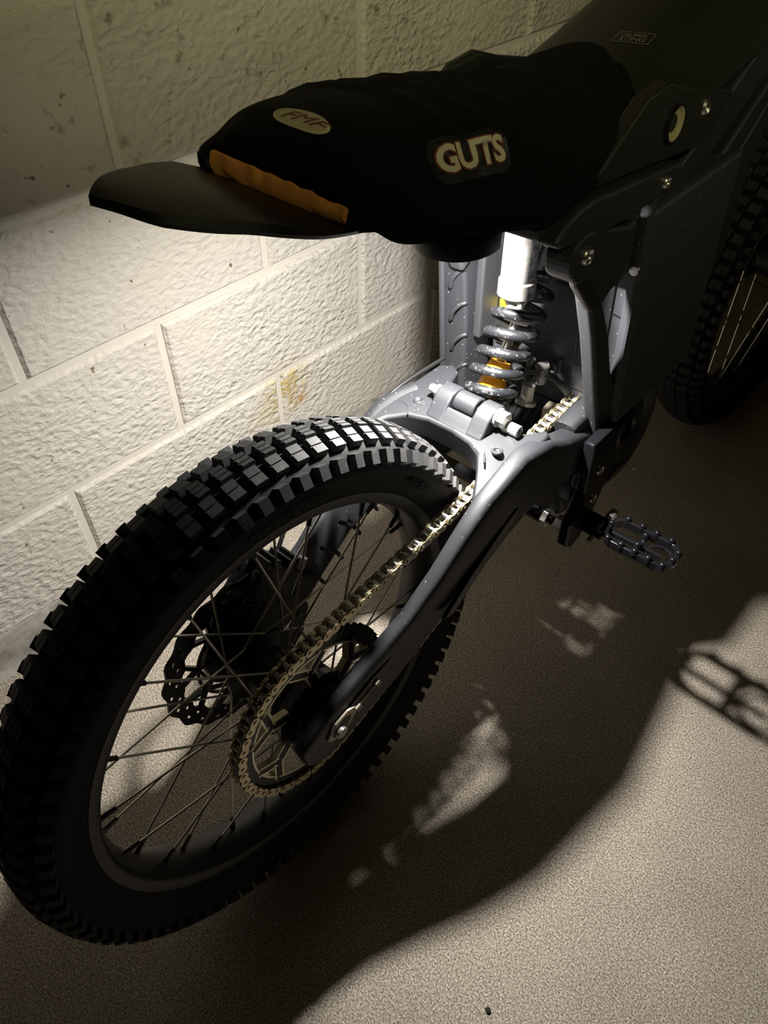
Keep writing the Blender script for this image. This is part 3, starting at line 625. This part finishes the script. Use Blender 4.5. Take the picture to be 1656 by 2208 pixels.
# left upright with the curved ribs cast into its rear face
b = MB(); b.plate([(.440,.66),(.446,.60),(.450,.55),(.448,.47),(.445,.43),(.505,.40),(.508,.50),(.50,.60),(.49,.70),(.44,.72)],-.128,-.088); b.out('rear_upright','alloy',frame,bevel=.005,seg=3,smooth=40)
for k in range(5):
    z = .655-.047*k
    r = MB(); r.tube(crom([(-.111,.443+.002*k,z-.022),(-.104,.439+.002*k,z-.004),(-.094,.441+.002*k,z+.008),(-.087,.446+.002*k,z+.011)],5),[.0012]+[.0030]*14+[.0012],8); r.out('cast_rib','alloy',frame,smooth=60)
r = MB(); r.tube([(-.122,.441,.70),(-.122,.445,.43)],.0045,8); r.out('edge_flange','alloy',frame,smooth=60)
b = MB(); b.plate([(.470,.72),(.462,.60),(.458,.52),(.505,.52),(.505,.72)],-.084,-.072); b.out('inner_web','frame',frame,bevel=.003)
# spars, both sides
spar1 = [(.395,.700),(.40,.735),(.480,.710),(.547,.729),(.583,.748),(.734,.831),(.86,.905),(.90,.90),(.91,.86),(.749,.776),(.599,.707),(.527,.659),(.458,.643),(.430,.622)]
spar2 = [(.572,.655),(.585,.675),(.599,.690),(.635,.690),(.775,.774),(.90,.845),(.905,.80),(.80,.752),(.721,.696),(.66,.640),(.62,.600),(.585,.600)]
down = [(.905,.83),(.90,.78),(.82,.735),(.800,.67),(.790,.60),(.785,.557),(.741,.510),(.66,.485),(.58,.47),(.585,.515),(.625,.528),(.689,.535),(.716,.575),(.723,.645),(.730,.70),(.80,.755)]
plates('side_spar', [spar1,spar2], .078,.101,'frame',frame,.006)
plates('down_rail', [down], .076,.100,'frame',frame,.008)
b = MB(); b.plate([(.56,.66),(.60,.70),(.79,.78),(.72,.62),(.69,.54),(.56,.50)],-.078,.080); b.out('battery_cover','plastic',frame,bevel=.006)
# rail under the seat and the lug
plates('seat_rail', [[(.292,.764),(.305,.778),(.330,.785),(.354,.786),(.518,.768),(.530,.755),(.516,.742),(.467,.742),(.400,.744),(.340,.752),(.305,.757)]], .100,.124,'frame',frame,.005)
b = MB(); b.cyl((.096,.345,.735),(.126,.345,.735),.024,28); b.out('rail_lug','frame',frame,bevel=.003); b = MB(); b.cyl((-.096,.345,.735),(-.126,.345,.735),.024,28); b.out('rail_lug','frame',frame,bevel=.003)
b = MB(); b.plate([(.35,.722),(.372,.712),(.425,.655),(.418,.640),(.40,.650),(.366,.690)],.100,.1095); b.out('gusset','cover',frame,bevel=.003)
for y,z,x,r in ((.345,.737,.126,.0085),(.488,.757,.124,.0065)):
    b = MB(); b.lathe([(x-.001,.0001),(x-.0005,r*.45),(x+.002,r*.5),(x+.0035,r*.8),(x+.002,r),(x-.001,r*1.02)],24,(0,y,z)); b.out('socket_bolt','steel' ,frame,smooth=50)
# inner lit brace and web seen through the gaps
b = MB(); b.plate([(.445,.662),(.452,.650),(.487,.655),(.575,.700),(.600,.745),(.53,.745),(.50,.700)],.060,.082); b.out('inner_brace','alloy',frame,bevel=.005,seg=3)
b = MB(); b.plate([(.45,.675),(.50,.70),(.56,.76),(.47,.78),(.42,.76)],.02,.045); b.out('inner_web','alloy',frame,bevel=.004)
b = MB(); b.tube(crom([(.050,.46,.70),(.058,.50,.735),(.055,.56,.755)],6),.006,8); b.out('cable','plastic',frame,smooth=60)
# subframe cross plate that carries the puck
b = MB(); b.box((0,.320,.768),(.215,.050,.012)); b.out('cross_plate','frame',frame,bevel=.003)
# lower bracket for the footrest
b = MB(); b.plate([(.440,.45),(.500,.45),(.510,.38),(.470,.31),(.445,.283),(.424,.278),(.408,.292),(.412,.33),(.438,.37),(.440,.40)],.108,.124)
brk = b.out('footrest_bracket','gloss',frame,bevel=.003)
for y,z in ((.468,.392),(.462,.345)):
    b = MB(); b.lathe([(.1235,.0001),(.1235,.0035),(.126,.004),(.1265,.0062),(.1245,.0072)],20,(0,y,z)); b.out('socket_bolt','steel',frame,smooth=50)
b = MB(); b.tube([(-.12,.432,.305),(.072,.428,.305)],.0105,18); b.out('cross_rod','gloss',frame,smooth=50)
b = MB(); b.hexa((.074,.428,.306),(.083,.428,.306),.0145); b.out('hex_nut','steel',frame,bevel=.001)
b = MB(); b.cyl((.083,.428,.306),(.112,.428,.306),.0065,12); b.out('threaded_rod','gloss',frame)
b = MB(); b.hexa((.094,.428,.307),(.107,.428,.307),.0125); b.out('hex_nut','zinc',frame,bevel=.001)
b = MB(); b.cyl((.065,.49,.372),(.08,.488,.372),.009,16); b.cyl((.06,.492,.345),(.09,.492,.345),.0075,14); b.out('pivot_bolt','steel',frame,bevel=.002)
b = MB(); b.box((.05,.52,.325),(.09,.10,.05)); b.out('engine_mount','dark',frame,bevel=.010)

# ---------------- footrest (right)
def rail_loop(mb, pts, z0, z1, w):
    n = len(pts); P = [Vector(p) for p in pts]; R = []
    for i in range(n):
        t = (P[(i+1)%n]-P[i-1]).normalized(); nn = Vector((t.y,-t.x)); a, b = P[i]-nn*w/2, P[i]+nn*w/2
        R.append([(a.x,a.y,z0),(b.x,b.y,z0),(b.x,b.y,z1),(a.x,a.y,z1)])
    mb.rings(R, closed=True)
def rr(x0,x1,y0,y1,r,n=5):
    out_ = []
    for cx,cy,a0 in ((x1-r,y1-r,0),(x0+r,y1-r,pi/2),(x0+r,y0+r,pi),(x1-r,y0+r,3*pi/2)):
        for k in range(n+1): a = a0+pi/2*k/n; out_.append((cx+r*cos(a),cy+r*sin(a)))
    return out_
pg = MB(); rail_loop(pg, rr(.158,.252,.436,.482,.018), .304,.318, .0060)
peg = pg.out('footrest','gloss',bike,bevel=.0012,smooth=40,label='gloss black toothed metal footrest')
pg = MB(); pg.box((.2045,.459,.309),(.006,.044,.010)); pg.box((.196,.458,.307),(.080,.0055,.008)); pg.out('cross_bar','gloss',peg,bevel=.001)
pg = MB(); rail_loop(pg, rr(.214,.246,.443,.475,.0155), .304,.309,.003); pg.out('inner_ring','gloss',peg)
ts = [(.168+.0195*k,.4355) for k in range(5)]+[(.172+.021*k,.4825) for k in range(4)]+[(.252,.452),(.252,.468),(.2045,.448),(.2045,.470),(.158,.462)]
tmm = MB(); tmm.lathe([(-.004,.0048),(.004,.0042),(.0055,.0030),(.0060,.0001)],10); tme = mesh('stud',tmm.v,tmm.f,'gloss',smooth=True)
for x,y in ts:
    o = link('stud', tme, peg); o.matrix_local = Matrix.Translation((x,y,.318)) @ Matrix.Rotation(-pi/2,4,'Y')
pg = MB(); pg.box((.140,.452,.309),(.034,.026,.005)); pg.box((.140,.439,.312),(.034,.004,.014)); pg.box((.140,.465,.312),(.034,.004,.014)); pg.out('mount_fork','gloss',peg,bevel=.001)
pg = MB(); pg.cyl((.146,.425,.305),(.146,.478,.315),.0035,10); pg.out('hinge_pin','brass',peg)
pg = MB(); sp_ = [(.150+.0055*cos(k*.9),.470+.0010*k*.45,.318+.0055*sin(k*.9)) for k in range(34)]; pg.tube(sp_,.0012,5); pg.out('return_spring','zinc',peg)

# ---------------- side panels and tank cover
sp = MB(); sp.plate([(.354,.789),(.370,.800),(.405,.822),(.44,.842),(.480,.846),(.523,.832),(.605,.812),(.640,.800),(.583,.762),(.534,.768)],.098,.1145)
panel = sp.out('side_panel','cover',bike,bevel=.003,seg=3,smooth=40)
sp = MB(); sp.plate([(.354,.789),(.370,.800),(.405,.822),(.44,.842),(.480,.846),(.523,.832),(.605,.812),(.640,.800),(.583,.762),(.534,.768)],-.118,-.104); sp.out('side_panel','cover',bike,bevel=.006,seg=3,smooth=40)
b = MB(); b.lathe([(.1135,.0001),(.115,.012),(.117,.0135),(.118,.0155),(.1155,.017)],36,(0,.500,.806)); b.out('oval_cap','badge',panel,smooth=40,label='pale gold round cap')
b = MB(); b.lathe([(.1135,.0155),(.119,.016),(.119,.0175),(.1135,.018)],36,(0,.500,.806),closed=True); b.out('cap_bezel','plastic',panel)
b = MB(); b.lathe([(.1135,.0001),(.116,.004),(.117,.0065),(.1145,.0085)],24,(0,.570,.803)); b.out('socket_bolt','steel',panel,smooth=50)
# tank cover: loft from the seat forward
def section(y, wt, wb, zt_, zb_, crown=.006, n=25):
    pts = []
    for k in range(n):
        s = -1+2*k/(n-1); a = abs(s); sg = 1 if s >= 0 else -1
        if a < .55: t = a/.55; x = wt*t; z = zt_+crown*(1-t*t)
        else: t = (a-.55)/.45; x = wt+(wb-wt)*t**.9; z = zt_+(zb_-zt_)*t**1.15
        pts.append((sg*x, y, z))
    return pts
tk = MB(); R = []
ctrl = [(.44,.040,.104,.826,.80),(.50,.045,.112,.834,.806),(.56,.052,.114,.850,.810),(.62,.055,.114,.868,.818),(.70,.058,.112,.886,.832),(.80,.058,.108,.908,.860),(.90,.052,.098,.926,.895),(.93,.045,.085,.926,.90)]
C = [crom([(c[0],c[i],0) for c in ctrl],4) for i in (1,2,3,4)]
for j in range(len(C[0])):
    p = section(C[0][j].x, C[0][j].y, C[1][j].y, C[2][j].y, C[3][j].y)
    R.append(p+[(x*.9,y,z-.02) for x,y,z in ((p[-1][0],p[-1][1],p[-1][2]),(p[0][0],p[0][1],p[0][2]))])
tk.rings(R); tank = tk.out('tank_cover','cover',bike,smooth=40)
def bvh_of(o):
    me = o.data; return BVHTree.FromPolygons([v.co.copy() for v in me.vertices],[tuple(p.vertices) for p in me.polygons])
def drape(me, m, bvh, d, lift):
    # move a flat mesh's points onto a surface along direction d
    d = Vector(d).normalized()
    for v in me.vertices:
        p = m @ Vector((v.co.x,v.co.y,0)); hit = bvh.ray_cast(p-d*.2, d)
        if hit[0] is not None: p = hit[0]-d*(lift+v.co.z)
        v.co = p
    me.update()
def subdiv(me, k):
    bm = bmesh.new(); bm.from_mesh(me); bmesh.ops.triangulate(bm, faces=bm.faces); bmesh.ops.subdivide_edges(bm, edges=[e for e in bm.edges if e.calc_length() > k], cuts=2, use_grid_fill=True); bm.to_mesh(me); bm.free()
bt_ = bvh_of(tank)
def basis(o, x, y):
    x = Vector(x).normalized(); y = Vector(y); y = (y-x*y.dot(x)).normalized(); z = x.cross(y)
    return Matrix(((x.x,y.x,z.x,o[0]),(x.y,y.y,z.y,o[1]),(x.z,y.z,z.z,o[2]),(0,0,0,1)))
TB = basis((.028,.560,.9),(1,.30,0),(-.2,1,0)) @ Matrix.Scale(.64,4)
for txt, dy, sz in (('TALARIA',.0050,.0095),('STING',-.0050,.0125)):
    me = text_mesh(txt, sz, 0, 'grey', shear=.25, bold=.0002)
    for v in me.vertices: v.co.x *= 1.15
    drape(me, TB @ Matrix.Translation((0,dy,0)), bt_, (0,0,-1), .0020); link('printed_lettering', me, tank)
fm = MB(); 
q = [(-.030,-.0125),(.026,-.0125),(.034,.0125),(-.022,.0125)]
for i in range(4):
    a, b = Vector(q[i]), Vector(q[(i+1)%4]); nn = Vector((-(b-a).y,(b-a).x)).normalized()*.0006
    for k in range(6):
        p, r = a.lerp(b,k/6), a.lerp(b,(k+1)/6); fm.add([(p.x-nn.x,p.y-nn.y,0),(r.x-nn.x,r.y-nn.y,0),(r.x+nn.x,r.y+nn.y,0),(p.x+nn.x,p.y+nn.y,0)],[(0,1,2,3)])
me = mesh('printed_border', fm.v, fm.f, 'grey'); drape(me, TB, bt_, (0,0,-1), .0020); link('printed_border', me, tank)

# ---------------- seat
st = [(.091,.062,.046,.864,.876),(.098,.082,.049,.853,.880),(.107,.094,.053,.842,.883),(.125,.102,.062,.829,.886),(.17,.109,.074,.817,.882),(.22,.111,.081,.804,.874),(.30,.113,.086,.783,.861),(.35,.113,.087,.786,.850),(.40,.110,.086,.806,.842),(.44,.104,.082,.824,.838),(.48,.080,.064,.830,.842),(.515,.050,.040,.836,.846),(.53,.030,.022,.838,.844)]
CC = [crom([(c[0],c[i],0) for c in st],8) for i in (1,2,3,4)]
R = []; NP = 41
for j in range(len(CC[0])):
    y = CC[0][j].x; wb, wt, zh, zt_ = (CC[i][j].y for i in range(4)); h = zt_-zh; ring = []
    for k in range(NP):
        s = -1+2*k/(NP-1); a = abs(s); sg = 1 if s >= 0 else -1
        cp = crom([(0,zt_+.011,0),(wt*.55,zt_+.008,0),(wt,zt_-.003,0),(wt*.55+wb*.45,zt_-h*.30,0),(wb*.96+wt*.04,zt_-h*.66,0),(wb,zh,0)],8)
        u = a*(len(cp)-1); i0 = min(int(u),len(cp)-2); p = cp[i0].lerp(cp[i0+1],u-i0)
        # pleats across the rider's area
        yy = y + .05*a; pl = 0
        if .20 < yy < .44 and a < .72:
            ph = ((yy-.20)/.040) % 1; pl = .0055*max(0,1-abs(ph-.35)/.35)*min(1,(.72-a)*6)
        ring.append((sg*p.x, y, p.y+pl))
    ring += [(ring[-1][0]*.93,y,zh+.004),(ring[0][0]*.93,y,zh+.004)]
    R.append(ring)
se = MB(); se.rings(R); seat = se.out('seat','vinyl',bike,smooth=60,label='black ribbed seat with a torn rear edge')
bs = bvh_of(seat)
# ribbed hem band along both lower edges
hm = MB()
for s in (1,-1):
    for j in range(8,len(R)-24):
        a = Vector(R[j][NP-1] if s > 0 else R[j][0]); b_3 = Vector(R[j+1][NP-1] if s > 0 else R[j+1][0])
        for k in range(3):
            p = a.lerp(b_3,(k+.5)/3); hm.tube([p+Vector((s*.001,0,.006)),p+Vector((s*.0018,0,.001)),p+Vector((0,0,-.003))],.0011,5)
hm.out('hem_ribbing','vinyl',seat,kind='stuff')
# torn cloth along the rear right hem
tn = MB(); pts_ = []
for k in range(60):
    t = k/59; 
    p = Vector((-.052,.084,.860)).lerp(Vector((.088,.090,.842)),t) if t < .6 else Vector((.088-.056*0,.090,.842))
    x = -.055+.165*t; y = .0905+.006*t+(.03*max(0,t-.82)/.18); z = .862-.012*t-.012*max(0,t-.6)/.4
    pts_.append(Vector((min(x,.108),y,z)))
vs = []; 
for i,p in enumerate(pts_):
    n_ = noise.noise(Vector((i*.35,0,0)))*.003; vs += [p+Vector((0,.004,.010)), p+Vector((0,-.001,-.003+n_+random.uniform(-.0012,.0012)))]
fs_ = [(2*i,2*i+1,2*i+3,2*i+2) for i in range(len(pts_)-1)]
tn.add(vs+[v+Vector((0,.002,0)) for v in vs], fs_+[tuple(k+len(vs) for k in f[::-1]) for f in fs_]); tn.out('torn_edge','vinyl',seat)
# exposed foam and backing below the torn cover
fo = MB(); R2 = []
for k in range(34):
    t = k/33; x = -.052+.130*t; n_ = noise.noise(Vector((t*9,1,0)))*.0050; y = .0885+.007*t; z = .8670-.0135*t
    h_ = .0150*(1-.40*max(0,t-.6)/.4)+n_
    R2.append([(x,y-.001+n_*.4,z+.0015+noise.noise(Vector((t*14,7,0)))*.0022),(x,y-.004+n_*.6,z-h_*.4),(x,y-.001,z-h_),(x,y+.02,z-h_),(x,y+.02,z+.002)])
fo.rings(R2); fo.out('exposed_foam','foam',seat,smooth=60,label='orange foam showing through the tear')
fo = MB(); R2 = []
for k in range(24):
    t = k/23; x = .005+.070*t; y = .090+.008*t; z = .853-.008*t; n_ = noise.noise(Vector((t*12,5,0)))*.002
    R2.append([(x,y,z-.001),(x,y-.001,z-.006+n_),(x,y+.012,z-.006),(x,y+.012,z)])
fo.rings(R2); fo.out('torn_backing','fibre',seat,smooth=60,label='grey torn backing cloth')
# GUTS badge on the right flank
GB = basis((.178,.211,.909),(.06,1,-.14),(-.52,0,.85))
def pad(pts, m, name, lift, bvh, B, d, parent, cuts=.006):
    mb = MB(); mb.add([(x,y,0) for x,y in pts],[tuple(range(len(pts)))]); me = mesh(name, mb.v, mb.f, m); subdiv(me, cuts); subdiv(me, cuts); drape(me, B, bvh, d, lift); return link(name, me, parent)
def rrect(w,h,r,n=6): return rr(-w/2,w/2,-h/2,h/2,r,n)
DIR = (-.85,0,-.52)
pad(rrect(.088,.032,.012), 'plastic','badge_backing',.0008,bs,GB,DIR,seat)
me = text_mesh('GUTS', .026, 0, 'redp', bold=.0022)
for v in me.vertices: v.co.x *= 1.17; v.co.y *= .97
subdiv(me,.006); drape(me, GB, bs, DIR, .0014); link('badge_outline', me, seat)
me = text_mesh('GUTS', .026, 0, 'cream', bold=.0010)
for v in me.vertices: v.co.x *= 1.17; v.co.y *= .97
subdiv(me,.006); drape(me, GB, bs, DIR, .0020); link('badge_lettering', me, seat)
# oval badge on the tail
OB = basis((.021,.1155,.95),(1,.12,0),(-.12,1,0))
def ell(a,b,n=40): return [(a*cos(2*pi*k/n),b*sin(2*pi*k/n)) for k in range(n)]
pad(ell(.0240,.0098),'badge','oval_badge',.0009,bs,OB,(0,0,-1),seat)
og = MB(); E_ = ell(.0236,.0095); 
for i in range(40):
    a, b = E_[i], E_[(i+1)%40]; og.add([(a[0],a[1],0),(b[0],b[1],0),(b[0]*.93,b[1]*.93,0),(a[0]*.93,a[1]*.93,0)],[(0,1,2,3)])
me = mesh('badge_rim',og.v,og.f,'cream'); drape(me,OB,bs,(0,0,-1),.0013); link('badge_rim',me,seat)
me = text_mesh('FMF', .0125, 0, 'redp', shear=.5)
for v in me.vertices: v.co.x *= 1.6
subdiv(me,.006); drape(me,OB,bs,(0,0,-1),.0015); link('badge_script', me, seat)
# seat pan under the cover
b = MB(); b.plate([(-.085,.10),(.085,.10),(.104,.18),(.104,.40),(.06,.47),(-.06,.47),(-.104,.40),(-.104,.18)],.0,.006,'z'); b.v = [(x,y,z+.838-.25*(min(y,.30)-.10)+.15*max(0,y-.3)) for x,y,z in b.v]; b.out('seat_pan','plastic',seat)

# ---------------- rear fender
fs2 = [(-.025,-.012,.010,.886,.006),(-.016,-.012,.022,.881,.008),(-.003,-.010,.038,.873,.011),(.018,-.006,.056,.863,.013),(.045,0,.071,.855,.010),(.075,0,.083,.847,.004),(.12,0,.084,.835,.004),(.18,0,.078,.818,.004),(.26,0,.070,.800,.004)]
CF = [crom([(c[0],c[i],0) for c in fs2],5) for i in (1,2,3,4)]
R = []
for j in range(len(CF[0])):
    y = CF[0][j].x; cx, w_, ze, cr_ = (CF[i][j].y for i in range(4))
    pts = [(-1,0),(-.93,.45),(-.62,.80),(-.30,.97),(0,1),(.30,.97),(.62,.80),(.93,.45),(1,0)]
    top = [(cx+a*w_, y-.014*a*max(0,min(1,(.03-y)/.03)), ze+(.005-.085*a*w_)*max(0,min(1,(.12-y)/.05))*max(0,min(1,(y+.03)/.07))+b_4*cr_) for a,b_4 in pts]; bot = [(cx+(x-cx)*.97, yy, z-.003) for x,yy,z in top[::-1]]
    R.append(top+bot)
fd = MB(); fd.rings(R); fender = fd.out('rear_fender','plastic',bike,smooth=28,label='black pointed rear fender')

# ---------------- fork, bars (beyond the frame edge, kept simple but whole)
fx = FL_
def FP(x,y,z): return (fx @ Vector((x,y,z)))
fk = MB()
top = Vector((0,.86,.98))
for s in (-1,1):
    lo = FP(s*.085,-.02,.02); hi = Vector((s*.098,.885,.93)); mid = lo.lerp(hi,.48)
    fk.tube([lo,lo.lerp(hi,.42),mid],[.021,.024,.024],18); fk.tube([mid,hi],[.019,.019],18)
fork = fk.out('front_fork','dark',bike,smooth=40)
b = MB(); b.tube([FP(-.095,0,0),FP(.095,0,0)],.010,14); b.out('front_axle','dark',fork)
for z_ in (0,.11):
    b = MB(); b.box(Vector((0,.893-z_*.28,.905-z_)),(.24,.05,.025)); b.out('fork_clamp','dark',fork,bevel=.006)
b = MB(); b.plate([(-.035,.06),(.035,.055),(.045,.10),(.02,.13),(-.03,.12)],-.085,-.055); o = b.out('front_caliper','dark',fork,bevel=.005); o.matrix_local = FL_
b = MB(); b.tube(crom([(-.34,.80,1.13),(-.20,.86,1.14),(-.10,.91,1.07),(0,.915,1.05),(.10,.91,1.07),(.20,.86,1.14),(.34,.80,1.13)],6),.012,12); bars = b.out('handlebar','dark',bike,smooth=60)
for s in (-1,1):
    b = MB(); b.cyl((s*.235,.845,1.137),(s*.345,.798,1.130),.017,14); b.cyl((s*.03,.915,1.05),(s*.03,.89,.95),.012,10); b.out('grip','rubber',bars)

# ================================================================== LOOSE THINGS
puck = thing('puck_light', 'round black battery puck lamp hanging under the seat, throwing the light down', 'lamp', BIKE @ Matrix.Translation((.005,.310,.729)))
b = MB(); b.tube([(0,0,.004),(0,0,.0),(0,0,.002),(0,0,.020),(0,0,.026)],[.030,.040,.043,.043,.038],48); b.out('housing','plastic',puck,smooth=40)
b = MB(); b.tube([(0,0,.026),(0,0,.0325)],[.020,.020],24); b.out('magnet_mount','plastic',puck)
b = MB(); b.tube([(0,0,-.0004),(0,0,.003)],[.013,.013],28); b.out('lens','lens',puck)
lf = thing('dry_leaf','brown dry leaf scrap lying at the foot of the wall behind the rear tyre','leaf', Matrix.Translation((.010,-.168,FLOOR)) @ Matrix.Rotation(.5,4,'Z'))
b = MB(); nb = []
for k in range(9):
    t = k/8; wd = .0085*sin(pi*min(1,t*.95+.05))**.7
    nb.append([(-wd,-.018+.036*t,.003+.004*sin(t*3)),(0,-.018+.036*t,.0008+.002*sin(t*3)),(wd,-.018+.036*t,.0045+.003*sin(t*4))])
b.rings(nb,cap=False,closed_ring=False); o = b.out('leaf_blade','leaf',lf,smooth=60); m_ = o.modifiers.new('s','SOLIDIFY'); m_.thickness = .0004
b = MB(); b.tube([(0,.018,.002),(.002,.026,.003)],.0006,5); b.out('stalk','leaf',lf)
def lump(name, loc, r, m, label, cat, sq=(1,1,.6)):
    bm = bmesh.new(); bmesh.ops.create_icosphere(bm, subdivisions=2, radius=r)
    for v in bm.verts: v.co = v.co*(1+.45*noise.noise(v.co*(1.2/r)+Vector((loc[0],loc[1],0))*50)); v.co.x *= sq[0]; v.co.y *= sq[1]; v.co.z *= sq[2]
    me = bpy.data.meshes.new(name); bm.to_mesh(me); bm.free(); me.materials.append(M[m]); o = link(name, me, None, loc=(loc[0],loc[1],FLOOR+r*sq[2]*.7)); o['label'] = label; o['category'] = cat; return o
lump('dirt_clump',(.004,-.1995),.007,'grit','dark clump of dirt in the corner where the wall meets the floor','dirt')
lump('pebble',(.8686,-.0165),.0035,'grit','tiny dark pebble alone on the lit concrete in the foreground','stone')
lump('paint_flake',(.4826,.9327),.005,'pale','small pale flake on the dark floor between footrest and front tyre','debris',(1.6,.6,.3))
